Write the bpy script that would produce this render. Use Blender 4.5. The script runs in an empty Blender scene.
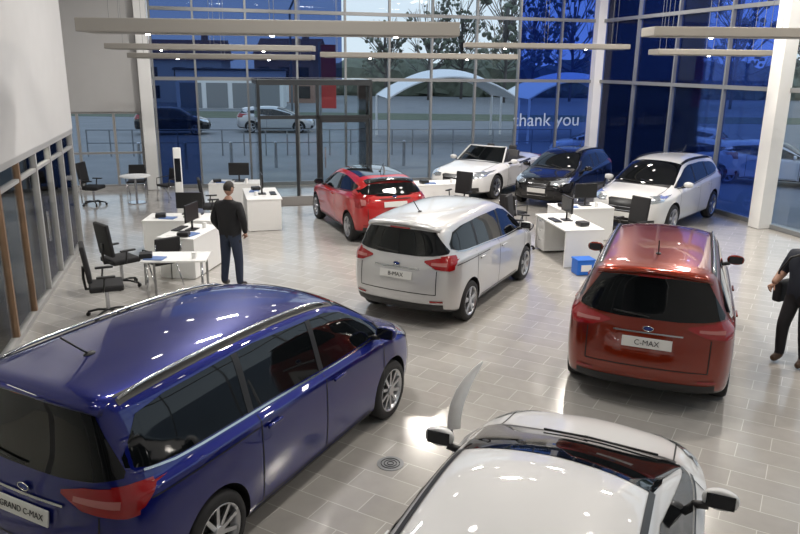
import bpy, bmesh, math, random
import numpy as np
from mathutils import Vector, Matrix, Euler
from mathutils.bvhtree import BVHTree
random.seed(4)
sc=bpy.context.scene
COL=sc.collection
TH=math.radians(15)
def RW(a,b):  # room frame -> world
    c,s=math.cos(TH),math.sin(TH); return (a*c-b*s,a*s+b*c)

# ---------------- materials ----------------
MATS={}
def mat(name,col,rough=.5,metal=0.,coat=0.,emit=None,estr=0.,spec=.5,noise=0.,nscale=8,bump=0.):
    if name in MATS: return MATS[name]
    m=bpy.data.materials.new(name); m.use_nodes=True
    nt=m.node_tree; b=nt.nodes['Principled BSDF']
    b.inputs['Base Color'].default_value=(*col,1)
    b.inputs['Roughness'].default_value=rough
    b.inputs['Metallic'].default_value=metal
    b.inputs['Coat Weight'].default_value=coat
    b.inputs['Coat Roughness'].default_value=.02
    b.inputs['Coat IOR'].default_value=1.62
    b.inputs['Specular IOR Level'].default_value=spec
    if emit:
        b.inputs['Emission Color'].default_value=(*emit,1); b.inputs['Emission Strength'].default_value=estr
    if noise>0 or bump>0:
        tc=nt.nodes.new('ShaderNodeTexCoord'); n=nt.nodes.new('ShaderNodeTexNoise'); n.inputs['Scale'].default_value=nscale; n.inputs['Detail'].default_value=4
        nt.links.new(tc.outputs['Object'],n.inputs['Vector'])
        if noise>0:
            r=nt.nodes.new('ShaderNodeMapRange'); r.inputs['To Min'].default_value=1-noise; r.inputs['To Max'].default_value=1+noise
            nt.links.new(n.outputs['Fac'],r.inputs['Value'])
            mx=nt.nodes.new('ShaderNodeVectorMath'); mx.operation='SCALE'; mx.inputs[0].default_value=col
            nt.links.new(r.outputs[0],mx.inputs['Scale']); nt.links.new(mx.outputs[0],b.inputs['Base Color'])
        if bump>0:
            bp=nt.nodes.new('ShaderNodeBump'); bp.inputs['Strength'].default_value=bump
            nt.links.new(n.outputs['Fac'],bp.inputs['Height']); nt.links.new(bp.outputs[0],b.inputs['Normal'])
    MATS[name]=m; return m
def glassmat(name,tint,gloss=.12,mixd=0.,dcol=(0,0,1)):
    m=bpy.data.materials.new(name); m.use_nodes=True; nt=m.node_tree; nt.nodes.clear()
    o=nt.nodes.new('ShaderNodeOutputMaterial'); t=nt.nodes.new('ShaderNodeBsdfTransparent'); g=nt.nodes.new('ShaderNodeBsdfGlossy')
    t.inputs[0].default_value=(*tint,1); g.inputs['Roughness'].default_value=.02; g.inputs[0].default_value=(.9,.9,.9,1)
    fr=nt.nodes.new('ShaderNodeFresnel'); fr.inputs[0].default_value=1.25
    mx=nt.nodes.new('ShaderNodeMixShader'); nt.links.new(fr.outputs[0],mx.inputs[0])
    last=t
    if mixd>0:
        d=nt.nodes.new('ShaderNodeBsdfDiffuse'); d.inputs[0].default_value=(*dcol,1)
        tl=nt.nodes.new('ShaderNodeBsdfTranslucent'); tl.inputs[0].default_value=(*dcol,1)
        ad=nt.nodes.new('ShaderNodeMixShader'); ad.inputs[0].default_value=.5; nt.links.new(d.outputs[0],ad.inputs[1]); nt.links.new(tl.outputs[0],ad.inputs[2])
        m2=nt.nodes.new('ShaderNodeMixShader'); m2.inputs[0].default_value=mixd
        nt.links.new(t.outputs[0],m2.inputs[1]); nt.links.new(ad.outputs[0],m2.inputs[2]); last=m2
    nt.links.new(last.outputs[0],mx.inputs[1]); nt.links.new(g.outputs[0],mx.inputs[2]); nt.links.new(mx.outputs[0],o.inputs[0])
    MATS[name]=m; return m
WHITE=mat('white_paint',(.78,.78,.77),.5)
WALLM=mat('wall_plaster',(.50,.495,.49),.8,noise=.04,nscale=3)
CEIL=mat('ceiling_white',(.5,.5,.49),.9)
BLACK=mat('black_plastic',(.012,.012,.013),.45)
BLACKF=mat('black_fabric',(.015,.015,.017),.85,bump=.2,nscale=80)
CARGLASS=mat('car_glass',(.004,.005,.006),.03,spec=.45)
CHROME=mat('chrome',(.55,.56,.58),.18,1)
ALLOY=mat('alloy',(.55,.56,.58),.3,1)
TYRE=mat('tyre_rubber',(.014,.014,.015),.75)
TAIL=mat('tail_lamp',(.26,.005,.007),.12,coat=.6)
TAILC=mat('tail_lamp_clear',(.40,.14,.13),.15,coat=.6)
LAMPC=mat('headlamp',(.55,.6,.65),.08,.7,coat=1)
PLATE=mat('plate_white',(.62,.62,.60),.4)
SEAM=mat('seam_dark',(.005,.005,.005),.6)
GREYM=mat('grey_frame',(.24,.25,.26),.4,.4)
LIGHTF=mat('light_frame',(.36,.355,.35),.45,.1)
DARKM=mat('dark_frame',(.04,.045,.05),.4,.4)
WOOD=mat('wood_frame',(.20,.12,.07),.45,noise=.25,nscale=5)
RAFT=mat('raft_panel',(.28,.265,.24),.6)
LIT=mat('lit_lamp',(1,1,1),.5,emit=(1,.95,.87),estr=30)
SKIN=mat('skin',(.36,.20,.14),.55)
HAIR=mat('hair',(.02,.014,.01),.7)
JACKET=mat('black_jacket',(.008,.008,.010),.85,bump=.15,nscale=30)
JEANS=mat('dark_jeans',(.020,.030,.058),.85,bump=.15,nscale=60)
SHOE=mat('shoe_leather',(.012,.009,.008),.4)
BROWNSH=mat('shoe_brown',(.06,.03,.015),.4)
SCREEN=mat('screen',(.01,.012,.016),.1)
BLUEBX=mat('blue_plastic',(.01,.14,.60),.4)
PAPER=mat('paper',(.75,.75,.74),.6)
GLASS=glassmat('clear_glass',(.95,.98,.985))
FILM=glassmat('blue_film_glass',(.30,.44,.84),mixd=.07,dcol=(.03,.09,.60))
FILM2=glassmat('light_blue_film_glass',(.42,.56,.88),mixd=.06,dcol=(.05,.12,.55))
FILMD=glassmat('dark_blue_film',(.34,.43,.62),mixd=.08,dcol=(.015,.05,.20))

# ---------------- mesh builder ----------------
class MB:
    def __init__(s): s.v=[];s.f=[];s.m=[];s.sm=[];s.mats=[]
    def mi(s,m):
        if m not in s.mats: s.mats.append(m)
        return s.mats.index(m)
    def add(s,vs,fs,m,smooth=False,M=None):
        o=len(s.v); k=s.mi(m)
        for v in vs:
            v=Vector(v)
            if M is not None: v=M@v
            s.v.append(tuple(v))
        for f in fs:
            s.f.append([i+o for i in f]); s.m.append(k); s.sm.append(smooth)
    def addbm(s,bm,m,smooth=False,M=None):
        bm.verts.ensure_lookup_table(); bm.verts.index_update()
        s.add([v.co.copy() for v in bm.verts],[[v.index for v in f.verts] for f in bm.faces],m,smooth,M); bm.free()
    def box(s,c,size,m,rz=0,bevel=0,R=None,smooth=False,seg=2):
        bm=bmesh.new(); bmesh.ops.create_cube(bm,size=1)
        for v in bm.verts: v.co=Vector((v.co.x*size[0],v.co.y*size[1],v.co.z*size[2]))
        if bevel>0: bmesh.ops.bevel(bm,geom=bm.edges[:],offset=bevel,segments=seg,affect='EDGES',profile=.6)
        M=Matrix.Translation(c)@(R.to_4x4() if R is not None else Matrix.Rotation(rz,4,'Z'))
        s.addbm(bm,m,smooth or bevel>0 and seg>2,M)
    def cyl(s,p0,p1,r0,m,r1=None,n=16,smooth=True,caps=True):
        r1=r0 if r1 is None else r1
        p0=Vector(p0);p1=Vector(p1);d=(p1-p0).normalized()
        x=d.orthogonal().normalized();y=d.cross(x)
        vs=[];fs=[]
        for i in range(n):
            t=2*math.pi*i/n; q=x*math.cos(t)+y*math.sin(t)
            vs.append(p0+q*r0);vs.append(p1+q*r1)
        for i in range(n):
            j=(i+1)%n; fs.append([2*i,2*j,2*j+1,2*i+1])
        s.add(vs,fs,m,smooth)
        if caps:
            s.add(vs,[[2*i for i in range(n)][::-1],[2*i+1 for i in range(n)]],m,False)
    def tube(s,pts,r,m,n=8):
        pts=[Vector(p) for p in pts]; vs=[];fs=[]
        x=None
        for i,p in enumerate(pts):
            d=(pts[min(i+1,len(pts)-1)]-pts[max(i-1,0)]).normalized()
            if x is None: x=d.orthogonal().normalized()
            x=(x-d*x.dot(d)).normalized(); y=d.cross(x)
            for k in range(n):
                t=2*math.pi*k/n; vs.append(p+(x*math.cos(t)+y*math.sin(t))*r)
        for i in range(len(pts)-1):
            for k in range(n):
                k2=(k+1)%n; fs.append([i*n+k,i*n+k2,(i+1)*n+k2,(i+1)*n+k])
        fs.append(list(range(n))[::-1]); fs.append([(len(pts)-1)*n+k for k in range(n)])
        s.add(vs,fs,m,True)
    def ell(s,c,sz,m,R=None,seg=16,fn=None):
        bm=bmesh.new(); bmesh.ops.create_uvsphere(bm,u_segments=seg,v_segments=seg//2+2,radius=1)
        for v in bm.verts:
            q=v.co.copy()
            if fn: q=fn(q)
            v.co=Vector((q.x*sz[0],q.y*sz[1],q.z*sz[2]))
        M=Matrix.Translation(c)@(R.to_4x4() if R is not None else Matrix.Identity(4))
        s.addbm(bm,m,True,M)
    def lathe_y(s,prof,c,m,n=36,side=1,smooth=True): # prof list (y,r)
        vs=[];fs=[]
        for (yy,r) in prof:
            for k in range(n):
                t=2*math.pi*k/n; vs.append((c[0]+r*math.cos(t),c[1]+side*yy,c[2]+r*math.sin(t)))
        for i in range(len(prof)-1):
            for k in range(n):
                k2=(k+1)%n; fs.append([i*n+k,i*n+k2,(i+1)*n+k2,(i+1)*n+k])
        s.add(vs,fs,m,smooth)
    def obj(s,name,parent=None,loc=(0,0,0),rz=0):
        me=bpy.data.meshes.new(name); me.from_pydata(s.v,[],s.f)
        for m in s.mats: me.materials.append(m)
        me.polygons.foreach_set('material_index',s.m); me.polygons.foreach_set('use_smooth',s.sm)
        me.update()
        bm=bmesh.new(); bm.from_mesh(me); bmesh.ops.recalc_face_normals(bm,faces=bm.faces[:]); bm.to_mesh(me); bm.free()
        o=bpy.data.objects.new(name,me); COL.objects.link(o); o.location=loc; o.rotation_euler=(0,0,rz)
        if parent: o.parent=parent
        return o
def empty(name,loc,rz=0):
    e=bpy.data.objects.new(name,None); COL.objects.link(e); e.location=loc; e.rotation_euler=(0,0,rz); e.empty_display_size=.2; return e
def text(body,size,m,name,parent=None,loc=(0,0,0),rot=(0,0,0),ext=.003):
    cu=bpy.data.curves.new(name,'FONT'); cu.body=body; cu.size=size; cu.extrude=ext; cu.align_x='CENTER'; cu.align_y='CENTER'; cu.materials.append(m)
    o=bpy.data.objects.new(name,cu); COL.objects.link(o); o.location=loc; o.rotation_euler=rot
    if parent: o.parent=parent
    return o

# ---------------- car ----------------
def evalmesh(o):
    bpy.context.view_layer.update()
    dg=bpy.context.evaluated_depsgraph_get()
    return bpy.data.meshes.new_from_object(o.evaluated_get(dg))
def cage(p):
    F,R,W,H=p['F'],p['R'],p['W'],p['H']; zb=p.get('zb',.2)
    hf,cx,cz,hx,rx,tx=p['hf'],p['cx'],p['cz'],p['hx'],p['rx'],p['tx']
    bf,br,wr,tz,ax=p['bf'],p['br'],p['wr'],p['tz'],p['ax']; fd=p.get('fd',0)
    rows=[]
    def row(x,y,z):
        if not isinstance(x,(list,tuple)): x=[x]*9
        rows.append([(x[i],y[i],z[i]) for i in range(9)])
    s=lambda l:[a*W for a in l]
    row([F-.12,F-.12,F-.05,F,F-.05,F-.11,F-.17,F-.17,F-.15],[0]+s([.45,.6,.64,.62,.57,.42,.22])+[0],[zb,zb,zb+.1,.5,hf-.14,hf-.04,hf+.0,hf+.01,hf+.02])
    row([F-.3,F-.3,F-.26,F-.24,F-.28,F-.34,F-.4,F-.4,F-.4],[0]+s([.72,.91,.95,.91,.82,.6,.32])+[0],[zb,zb,zb+.06,.52,hf-.06,hf+.02,hf+.07,hf+.09,hf+.10])
    hz=hf+.62*(cz-hf)
    row(ax+.05,[0]+s([.8,.98,1.01,.985,.87,.63,.34])+[0],[zb,zb,zb+.04,.56,bf-.14,bf-.06,hz-.0,hz+.02,hz+.03])
    row([cx]*5+[cx-.02,cx,cx+.03,cx+.06],[0]+s([.8,.97,1,.985,.91,.80,.45])+[0],[zb,zb,zb+.03,.58,bf-.07,bf,bf+.06,cz-.01,cz])
    mz=(cz+H-fd)/2+.03; xm=(cx+hx)/2
    row([xm]*5+[xm,xm-.02,xm,xm+.05],[0]+s([.8,.965,1,.985,.915])+[(wr+W*.80)/2-.005,.45*W,0],[zb,zb,zb+.02,.58,bf-.05,bf+.01,mz-.07,mz,mz+.02])
    row([hx]*5+[hx,hx-.04,hx,hx+.05],[0]+s([.8,.965,1,.985,.92])+[wr,wr*.62,0],[zb,zb,zb+.02,.58,bf-.03,bf+.03,H-fd-.09,H-fd-.025,H-fd-.01])
    for t in (.33,.68):
        x=hx+(rx-hx)*t; b=bf+(br-bf)*t+.02; f2=fd*(.35 if t<.5 else 0)
        row(x,[0]+s([.8,.965,1,.985,.92])+[wr,wr*.64,0],[zb,zb,zb+.02,.58,b-.05,b+.01,H-.065-f2,H+.0-f2,H+.01-f2] if t<.5 else [zb,zb,zb+.03,.6,b-.05,b+.01,H-.07-p.get('drop',0)*.5,H-.01-p.get('drop',0)*.5,H+.0-p.get('drop',0)*.5])
    d=p.get('drop',0)
    row([rx]*5+[rx+.03,rx+.06,rx+.04,rx],[0]+s([.8,.97,1.0,.975,.90])+[wr*.98,wr*.62,0],[zb,zb,zb+.05,.62,br-.04,br+.03,H-.085-d,H-.03-d,H-.02-d])
    row([R+.28,R+.28,R+.2,R+.16,R+.17,R+.20,tx+.05,tx+.02,tx],[0]+s([.7,.88,.94,.91,.84])+[wr*.93,wr*.58,0],[zb+.02,zb+.02,zb+.1,.62,br-.06,br+.02,tz-.055,tz-.005,tz+.005])
    row([R+.12,R+.12,R+.03,R,R+.05,R+.09,tx-.04,tx-.06,tx-.07],[0]+s([.5,.68,.74,.72,.68])+[wr*.78,wr*.5,0],[zb+.04,zb+.04,zb+.14,.60,br-.1,br-.0,tz-.12,tz-.08,tz-.07])
    return rows
def car(name,p,loc,yaw,paint,lod=3,opts=None):
    o=opts or {}
    E=empty(name,(loc[0],loc[1],loc[2] if len(loc)>2 else 0),yaw)
    rows=cage(p); n=16; V=[];Fc=[];Mi=[]
    for r in rows:
        ring=[r[0]]+[(x,-y,z) for x,y,z in r[1:8]]+[r[8]]+[(x,y,z) for x,y,z in r[7:0:-1]]
        V+=ring
    for j in range(len(rows)-1):
        for k in range(n):
            k2=(k+1)%n
            Fc.append([j*n+k,j*n+k2,(j+1)*n+k2,(j+1)*n+k]); Mi.append(1 if k in(0,1,14,15) else 0)
    for base,bul,flip in ((0,.05,0),((len(rows)-1)*n,-.04,1)):
        ring=[base+k for k in range(n)]
        cidx={1:ring[0],7:ring[8]}
        for i in range(2,7):
            a=Vector(V[ring[i]]); V.append((a.x+bul*(1 if i<5 else .6),0,a.z)); cidx[i]=len(V)-1
        for i in range(1,7):
            q=[ring[i],ring[i+1],cidx[i+1],cidx[i]]; q2=[ring[16-i],cidx[i],cidx[i+1],ring[16-i-1]]
            mm=1 if i==1 else 0
            Fc+= [q,q2]; Mi+=[mm,mm]
    me=bpy.data.meshes.new('body'); me.from_pydata(V,[],Fc); me.materials.append(paint); me.materials.append(BLACK)
    me.polygons.foreach_set('material_index',Mi); me.update()
    # crease character lines
    at=me.attributes.new('crease_edge','FLOAT','EDGE'); cr_=[0.]*len(me.edges); nr=len(rows)
    for e in me.edges:
        a,b_=e.vertices
        if a<nr*n and b_<nr*n and a%n==b_%n and abs(a-b_)==n:
            k=a%n; j=min(a,b_)//n; kk=min(k,16-k)
            if kk==4: cr_[e.index]=.55 if 1<=j<=nr-3 else .3
            elif kk==5: cr_[e.index]=.45 if 3<=j<=nr-4 else .15
            elif kk==6: cr_[e.index]=.30 if j>=1 else .1
            elif kk==2: cr_[e.index]=.35
    at.data.foreach_set('value',cr_)
    bm=bmesh.new(); bm.from_mesh(me); bmesh.ops.recalc_face_normals(bm,faces=bm.faces[:]); bm.to_mesh(me); bm.free()
    ob=bpy.data.objects.new('tmpbody',me); COL.objects.link(ob)
    sb=ob.modifiers.new('s','SUBSURF'); sb.levels=lod; sb.render_levels=lod
    pre=evalmesh(ob)
    vs=[v.co.copy() for v in pre.vertices]; bvh=BVHTree.FromPolygons(vs,[list(q.vertices) for q in pre.polygons])
    # arches
    wr_=p.get('wheel',.325); ra=wr_+.045
    cb=MB()
    for ax in (p['ax'],p['rxl']):
        for sd in (-1,1):
            cb.cyl((ax,sd*(p['W']-.27),wr_+.01),(ax,sd*(p['W']+.2),wr_+.01),ra,BLACK,n=40)
    cut=cb.obj('tmpcut'); cm=cut.data; cm.materials.clear(); cm.materials.append(paint); cm.materials.append(BLACK)
    cbm=bmesh.new(); cbm.from_mesh(cm); bmesh.ops.remove_doubles(cbm,verts=cbm.verts[:],dist=.0005)
    for f in cbm.faces: f.material_index=1
    bmesh.ops.recalc_face_normals(cbm,faces=cbm.faces[:]); cbm.to_mesh(cm); cbm.free()
    bo=ob.modifiers.new('b','BOOLEAN'); bo.operation='DIFFERENCE'; bo.solver='EXACT'; bo.object=cut
    fin=evalmesh(ob)
    if len(fin.polygons)<len(pre.polygons)*.5: fin=pre
    bpy.data.objects.remove(ob); bpy.data.objects.remove(cut)
    fin.polygons.foreach_set('use_smooth',[True]*len(fin.polygons)); fin.set_sharp_from_angle(angle=math.radians(38)); fin.update()
    body=bpy.data.objects.new('body',fin); COL.objects.link(body); body.parent=E
    G=MB(); T=MB()
    def ray(axis,u,v):
        if axis=='R': r=bvh.ray_cast(Vector((u,-3,v)),Vector((0,1,0)))
        elif axis=='L': r=bvh.ray_cast(Vector((u,3,v)),Vector((0,-1,0)))
        elif axis=='B': r=bvh.ray_cast(Vector((-5,u,v)),Vector((1,0,0)))
        elif axis=='F': r=bvh.ray_cast(Vector((5,u,v)),Vector((-1,0,0)))
        else: r=bvh.ray_cast(Vector((v,u,4)),Vector((0,0,-1)))
        return r
    src={'R':(0,-1,0),'L':(0,1,0),'B':(-1,0,0),'F':(1,0,0),'T':(0,0,1)}
    def patch(mb,axis,lst,m,off=.005,N=24,Mr=8):
        us=[a[0] for a in lst]; rev=us[0]>us[-1]
        ls=lst[::-1] if rev else lst
        U=np.linspace(ls[0][0],ls[-1][0],N+1); U=np.unique(np.concatenate([U,[a[0] for a in ls]]))
        z0=np.interp(U,[a[0] for a in ls],[a[1] for a in ls]); z1=np.interp(U,[a[0] for a in ls],[a[2] for a in ls])
        vs=[];ok=[]
        for i,u in enumerate(U):
            for j in range(Mr+1):
                v=z0[i]+(z1[i]-z0[i])*j/Mr
                h=ray(axis,u,v)
                if h[0] is None: vs.append((0,0,0)); ok.append(False)
                else:
                    nn=h[1]
                    if nn.dot(Vector(src[axis]))<0: nn=-nn
                    vs.append(h[0]+nn*off); ok.append(True)
        fs=[]
        for i in range(len(U)-1):
            for j in range(Mr):
                q=[i*(Mr+1)+j,(i+1)*(Mr+1)+j,(i+1)*(Mr+1)+j+1,i*(Mr+1)+j+1]
                if all(ok[k] for k in q) and max((Vector(vs[q[a]])-Vector(vs[q[a-1]])).length for a in range(4))<.35: fs.append(q)
        mb.add(vs,fs,m,True)
    def both(mb,lst,m,**k):
        patch(mb,'R',lst,m,**k); patch(mb,'L',lst,m,**k)
    F,R,W,H=p['F'],p['R'],p['W'],p['H']; cx,hx,rx,bf,br,wr=p['cx'],p['hx'],p['rx'],p['bf'],p['br'],p['wr']; d=p.get('drop',0); fd=p.get('fd',0)
    conv=o.get('conv')
    if not conv:
        dl=o.get('dlo')
        zt=H-.15
        if dl is None:
            dl=[(cx-.02,bf+.035,bf+.05),(hx+.05,bf+.045,zt-.06-fd),(hx-.2,bf+.05,zt-fd*.9),((hx+rx)/2,(bf+br)/2+.06,zt+.01),(rx+.35,br+.05,zt-.01-d*.8),(rx+.08,br+.08,zt-.05-d),(rx-.08,br+.13,br+.2)]
        both(G,dl,CARGLASS,off=.004,N=40)
        xs=[a[0] for a in dl]; zz=[a[1] for a in dl]
        st=[(x,np.interp(x,xs[::-1],zz[::-1])-.026,np.interp(x,xs[::-1],zz[::-1])-.010) for x in np.linspace(dl[0][0]-.05,dl[-1][0]+.1,14)]
        both(T,st,CHROME if o.get('chrome') else BLACK,off=.008,N=30,Mr=2)
        for px in o.get('pillars',[hx-.35-.0,rx+.75]):
            zb0=np.interp(px,xs[::-1],zz[::-1]); z1=np.interp(px,xs[::-1],[a[2] for a in dl][::-1])
            both(T,[(px-.035,zb0,z1),(px+.035,zb0,z1)],BLACK,off=.007,N=2)
        # windshield
        a=W*.78; b=wr*.90
        patch(G,'T',[(-a,cx-.06,cx-.12),(-b-.02,cx+.0,hx+.03),(-b*.5,cx+.09,hx+.07),(0,cx+.12,hx+.09),(b*.5,cx+.09,hx+.07),(b+.02,cx+.0,hx+.03),(a,cx-.06,cx-.12)],CARGLASS,off=.004,N=30,Mr=14)
        for y0,y1 in ((.5,-.05),(-.02,-.55)):
            h0=ray('T',y0*.6,cx+.08);h1=ray('T',y1,cx-.02)
            if h0[0] and h1[0]: T.tube([h0[0]+Vector((0,0,.02)),h1[0]+Vector((0,0,.025))],.009,BLACK)
        # rear glass
        rg=o.get('rg',(br+.02,p['tz']-.085,.82*W,.80*wr+.02))
        zl,zh,yl,yh=rg
        patch(G,'B',[(-yl,zl+.05,zl+.09),(-yh,zl+.02,zh-.02),(-.3,zl,zh),(.3,zl,zh),(yh,zl+.02,zh-.02),(yl,zl+.05,zl+.09)],CARGLASS,off=.004,N=30,Mr=12)
        h0=ray('B',0,zl+.03);h1=ray('B',.38,zl+.06)
        if h0[0] and h1[0]: T.tube([h0[0]-Vector((.02,0,0)),h1[0]-Vector((.02,0,0))],.008,BLACK)
        # spoiler
        sw=wr*.90
        vs=[];fs=[]
        ny=14
        for i in range(ny+1):
            y=-sw+2*sw*i/ny; e=abs(y/sw)
            h=ray('T',y*.97,p['tx']+.18); hh=h[0].z if h[0] else p['tz']
            hb=p['tx']-.10+.10*e**3
            vs+= [(p['tx']+.18,y,hh-.004),(p['tx']+.04,y,hh-.002-(.012)),(hb,y,hh-.03-.02*e),(hb+.01,y,hh-.055-.02*e),(p['tx']+.1,y,hh-.08)]
        for i in range(ny):
            for j in range(4): fs.append([i*5+j,(i+1)*5+j,(i+1)*5+j+1,i*5+j+1])
        fs.append([0,1,2,3,4]); fs.append([ny*5+k for k in (4,3,2,1,0)])
        T.add(vs,fs,o.get('spoilmat',paint),True)
        patch(T,'B',[(-.16,p['tz']-.085,p['tz']-.07),(.16,p['tz']-.085,p['tz']-.07)],TAIL,off=.02,N=4,Mr=1)
    if o.get('blackroof'):
        patch(T,'T',[(-wr*.9,hx-.02,rx+.12),(0,hx+.02,rx-.02),(wr*.9,hx-.02,rx+.12)],o['blackroof'],off=.004,N=24,Mr=20)
    if o.get('gutter'):
        for s_ in (-1,1):
            y=s_*wr*.93
            patch(T,'T',[(y-.018,hx+.05,rx+.1),(y+.018,hx+.05,rx+.1)],BLACK,off=.006,N=2,Mr=30)
    if o.get('rails'):
        for s_ in (-1,1):
            pts=[]
            X=np.linspace(hx-.02,rx+.02,18)
            for i,x in enumerate(X):
                h=ray('T',s_*wr*.90,x); e=min(i,17-i); 
                if h[0]: pts.append(h[0]+Vector((0,0,(-.005,.022,.030)[min(e,2)])))
            T.tube(pts,.013,o.get('railmat',CHROME),n=8)
            patch(T,'T',[(s_*wr*.90-.03,hx+.02,rx+.0),(s_*wr*.90+.03,hx+.02,rx+.0)],BLACK,off=.004,N=2,Mr=30)
    if o.get('antenna',True) and not conv:
        h=ray('T',0,rx+.35)
        if h[0]: T.tube([h[0],h[0]+Vector((-.06,0,.05)),h[0]+Vector((-.22,0,.20))],.007,BLACK); T.ell(h[0],(.05,.03,.02),BLACK)
    # tail lamps
    tl=o.get('tail',None)
    z0,z1=tl or (br-.17,br+.03)
    yi=o.get('lampin',.48)
    for s_ in (-1,1):
        patch(T,'B',[(s_*W*yi,z1-.075,z1-.05),(s_*W*(yi+.2),z0+.025,z1-.005),(s_*W*.88,z0,z1+.02),(s_*W*.93,z0+.01,z1+.03)],TAIL,off=.008,N=16,Mr=6)
        patch(T,'B',[(s_*W*(yi+.12),z0+.075,z1-.068),(s_*W*.84,z0+.065,z1-.065)],TAILC,off=.012,N=8,Mr=2)
    both(T,[(R+.14,z0+.02,z1+.02),(R+.24,z0+.05,z1+.03),(R+.36,z1-.02,z1+.02)],TAIL,off=.008,N=14,Mr=6)
    patch(T,'B',[(-W*.8,.30,.40),(W*.8,.30,.40)],BLACK,off=.006,N=16,Mr=3)
    for s_ in(-1,1): patch(T,'B',[(s_*W*.6,.43,.46),(s_*W*.80,.43,.46)],TAIL,off=.01,N=5,Mr=1)
    pz=o.get('platez',br-.14)
    patch(T,'B',[(-.34,pz-.09,pz-.06),(-.30,pz-.10,pz+.09),(.30,pz-.10,pz+.09),(.34,pz-.09,pz-.06)],paint,off=.004,N=8,Mr=3)
    patch(T,'B',[(-.36,pz+.095,pz+.112),(.36,pz+.095,pz+.112)],CHROME if o.get('chrome') else BLACK,off=.014,N=10,Mr=1)
    h=ray('B',0,pz)
    h2=ray('B',0,pz+.05)
    tilt=math.atan2(h2[0].x-h[0].x,.05) if h[0] and h2[0] else 0
    if h[0]:
        Rm=Matrix.Rotation(tilt,3,'Y')
        T.box(h[0]+Vector((-.02,0,0)),(.012,.52,.115),PLATE,R=Rm,bevel=.004)
        if o.get('plate'):
            t=text(o['plate'],.082 if len(o['plate'])<7 else .062,BLACK,'plate_text',E,h[0]+Vector((-.03,0,0)),(math.pi/2-tilt*1,0,-math.pi/2),.001)
        hb=ray('B',0,pz+.155)
        if hb[0] and not conv: T.ell(hb[0]+Vector((-.012,0,0)),(.012,.05,.024),mat('badge_blue',(.01,.03,.2),.2)) ; T.tube([hb[0]+Vector((-.02,.054*math.cos(t),.028*math.sin(t))) for t in np.linspace(0,2*math.pi,17)],.005,CHROME,n=6)
    if not conv:
        for s_ in (-1,1):
            patch(T,'B',[(s_*W*.70-.006,.55,z0),(s_*W*.70+.006,.55,z0)],SEAM,off=.003,N=2,Mr=8)
        patch(T,'B',[(-W*.70,.545,.557),(W*.70,.545,.557)],SEAM,off=.003,N=14,Mr=1)
    for dx in o.get('doors',[cx-.12,hx-.55,rx+.62]):
        zt_=bf+.02 if dx>0 else (bf+br)/2+.02
        both(T,[(dx-.006,.30,zt_),(dx+.006,.30,zt_)],SEAM,off=.003,N=2,Mr=16)
    both(T,[(p['rxl']+.45,.29,.302),(p['ax']-.45,.29,.302)],SEAM,off=.003,N=16,Mr=1)
    both(T,[(p['rxl']+.42,.205,.27),(p['ax']-.42,.205,.27)],BLACK,off=.006,N=16,Mr=2)
    if o.get('slide'): both(T,[(R+.30,br-.10,br-.088),(rx+1.1,br-.11,br-.098)],SEAM,off=.003,N=14,Mr=1)
    for s_ in (-1,1):
        patch(T,'T',[(s_*W*.72-.006,cx+.05,F-.35),(s_*W*.72+.006,cx+.05,F-.35)],SEAM,off=.003,N=2,Mr=14)
    patch(T,'T',[(-W*.74,cx+.10,cx-.04),(0,cx+.17,cx+.10),(W*.74,cx+.10,cx-.04)],BLACK,off=.004,N=16,Mr=2)
    # headlamps, grille
    hf=p['hf']
    for s_ in (-1,1):
        patch(T,'F',[(s_*W*.42,hf-.13,hf-.05),(s_*W*.62,hf-.15,hf-.02),(s_*W*.90,hf-.08,hf+.03)],LAMPC,off=.008,N=14,Mr=5)
        patch(T,'F',[(s_*W*.55,.30,.40),(s_*W*.80,.30,.42)],BLACK,off=.006,N=6,Mr=3)
    both(T,[(F-.28,hf-.08,hf+.02),(F-.55,hf+.01,hf+.04)],LAMPC,off=.008,N=8,Mr=4)
    gm=mat('grille_black',(.01,.01,.011),.3)
    patch(T,'F',[(-W*.36,hf-.10,hf-.07),(-W*.30,.32,hf-.05),(W*.30,.32,hf-.05),(W*.36,hf-.10,hf-.07)],gm,off=.006,N=14,Mr=6)
    for k in range(5):
        z=.36+k*.075
        if z<hf-.1: patch(T,'F',[(-W*.30,z,z+.014),(W*.30,z,z+.014)],CHROME,off=.016,N=10,Mr=1)
    hh=ray('F',0,.50)
    if hh[0]: T.box(hh[0]+Vector((.02,0,0)),(.012,.52,.115),PLATE,bevel=.004)
    # handles
    for hxx in o.get('handles',[hx-.42,rx+.78]):
        for ax_,s_ in (('R',-1),('L',1)):
            h=ray(ax_,hxx,(bf+br)/2-.10)
            if h[0]: T.box(h[0]+Vector((0,s_*.022,0)),(.19,.025,.03),o.get('handlemat',paint),bevel=.01,seg=3)
    # mirrors
    mx=o.get('mirx',cx-.33); mz=bf+.10
    for ax_,s_ in (('R',-1),('L',1)):
        h=ray(ax_,mx,bf-.0)
        y=abs(h[0].y) if h[0] else W*.9
        T.tube([(mx+.02,s_*(y-.05),bf+.02),(mx,s_*(y+.06),bf+.05)],.028,BLACK)
        T.ell((mx+.02,s_*(y+.13),mz-.0),(.075,.115,.07),o.get('mirmat',paint),fn=lambda q:Vector((max(q.x,-.35),q.y,math.copysign(abs(q.z)**.75,q.z))))
        T.box((mx-.012,s_*(y+.13),mz),(.01,.175,.10),SCREEN,bevel=.004)
    # wheels
    Wh=MB()
    r=wr_
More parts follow.
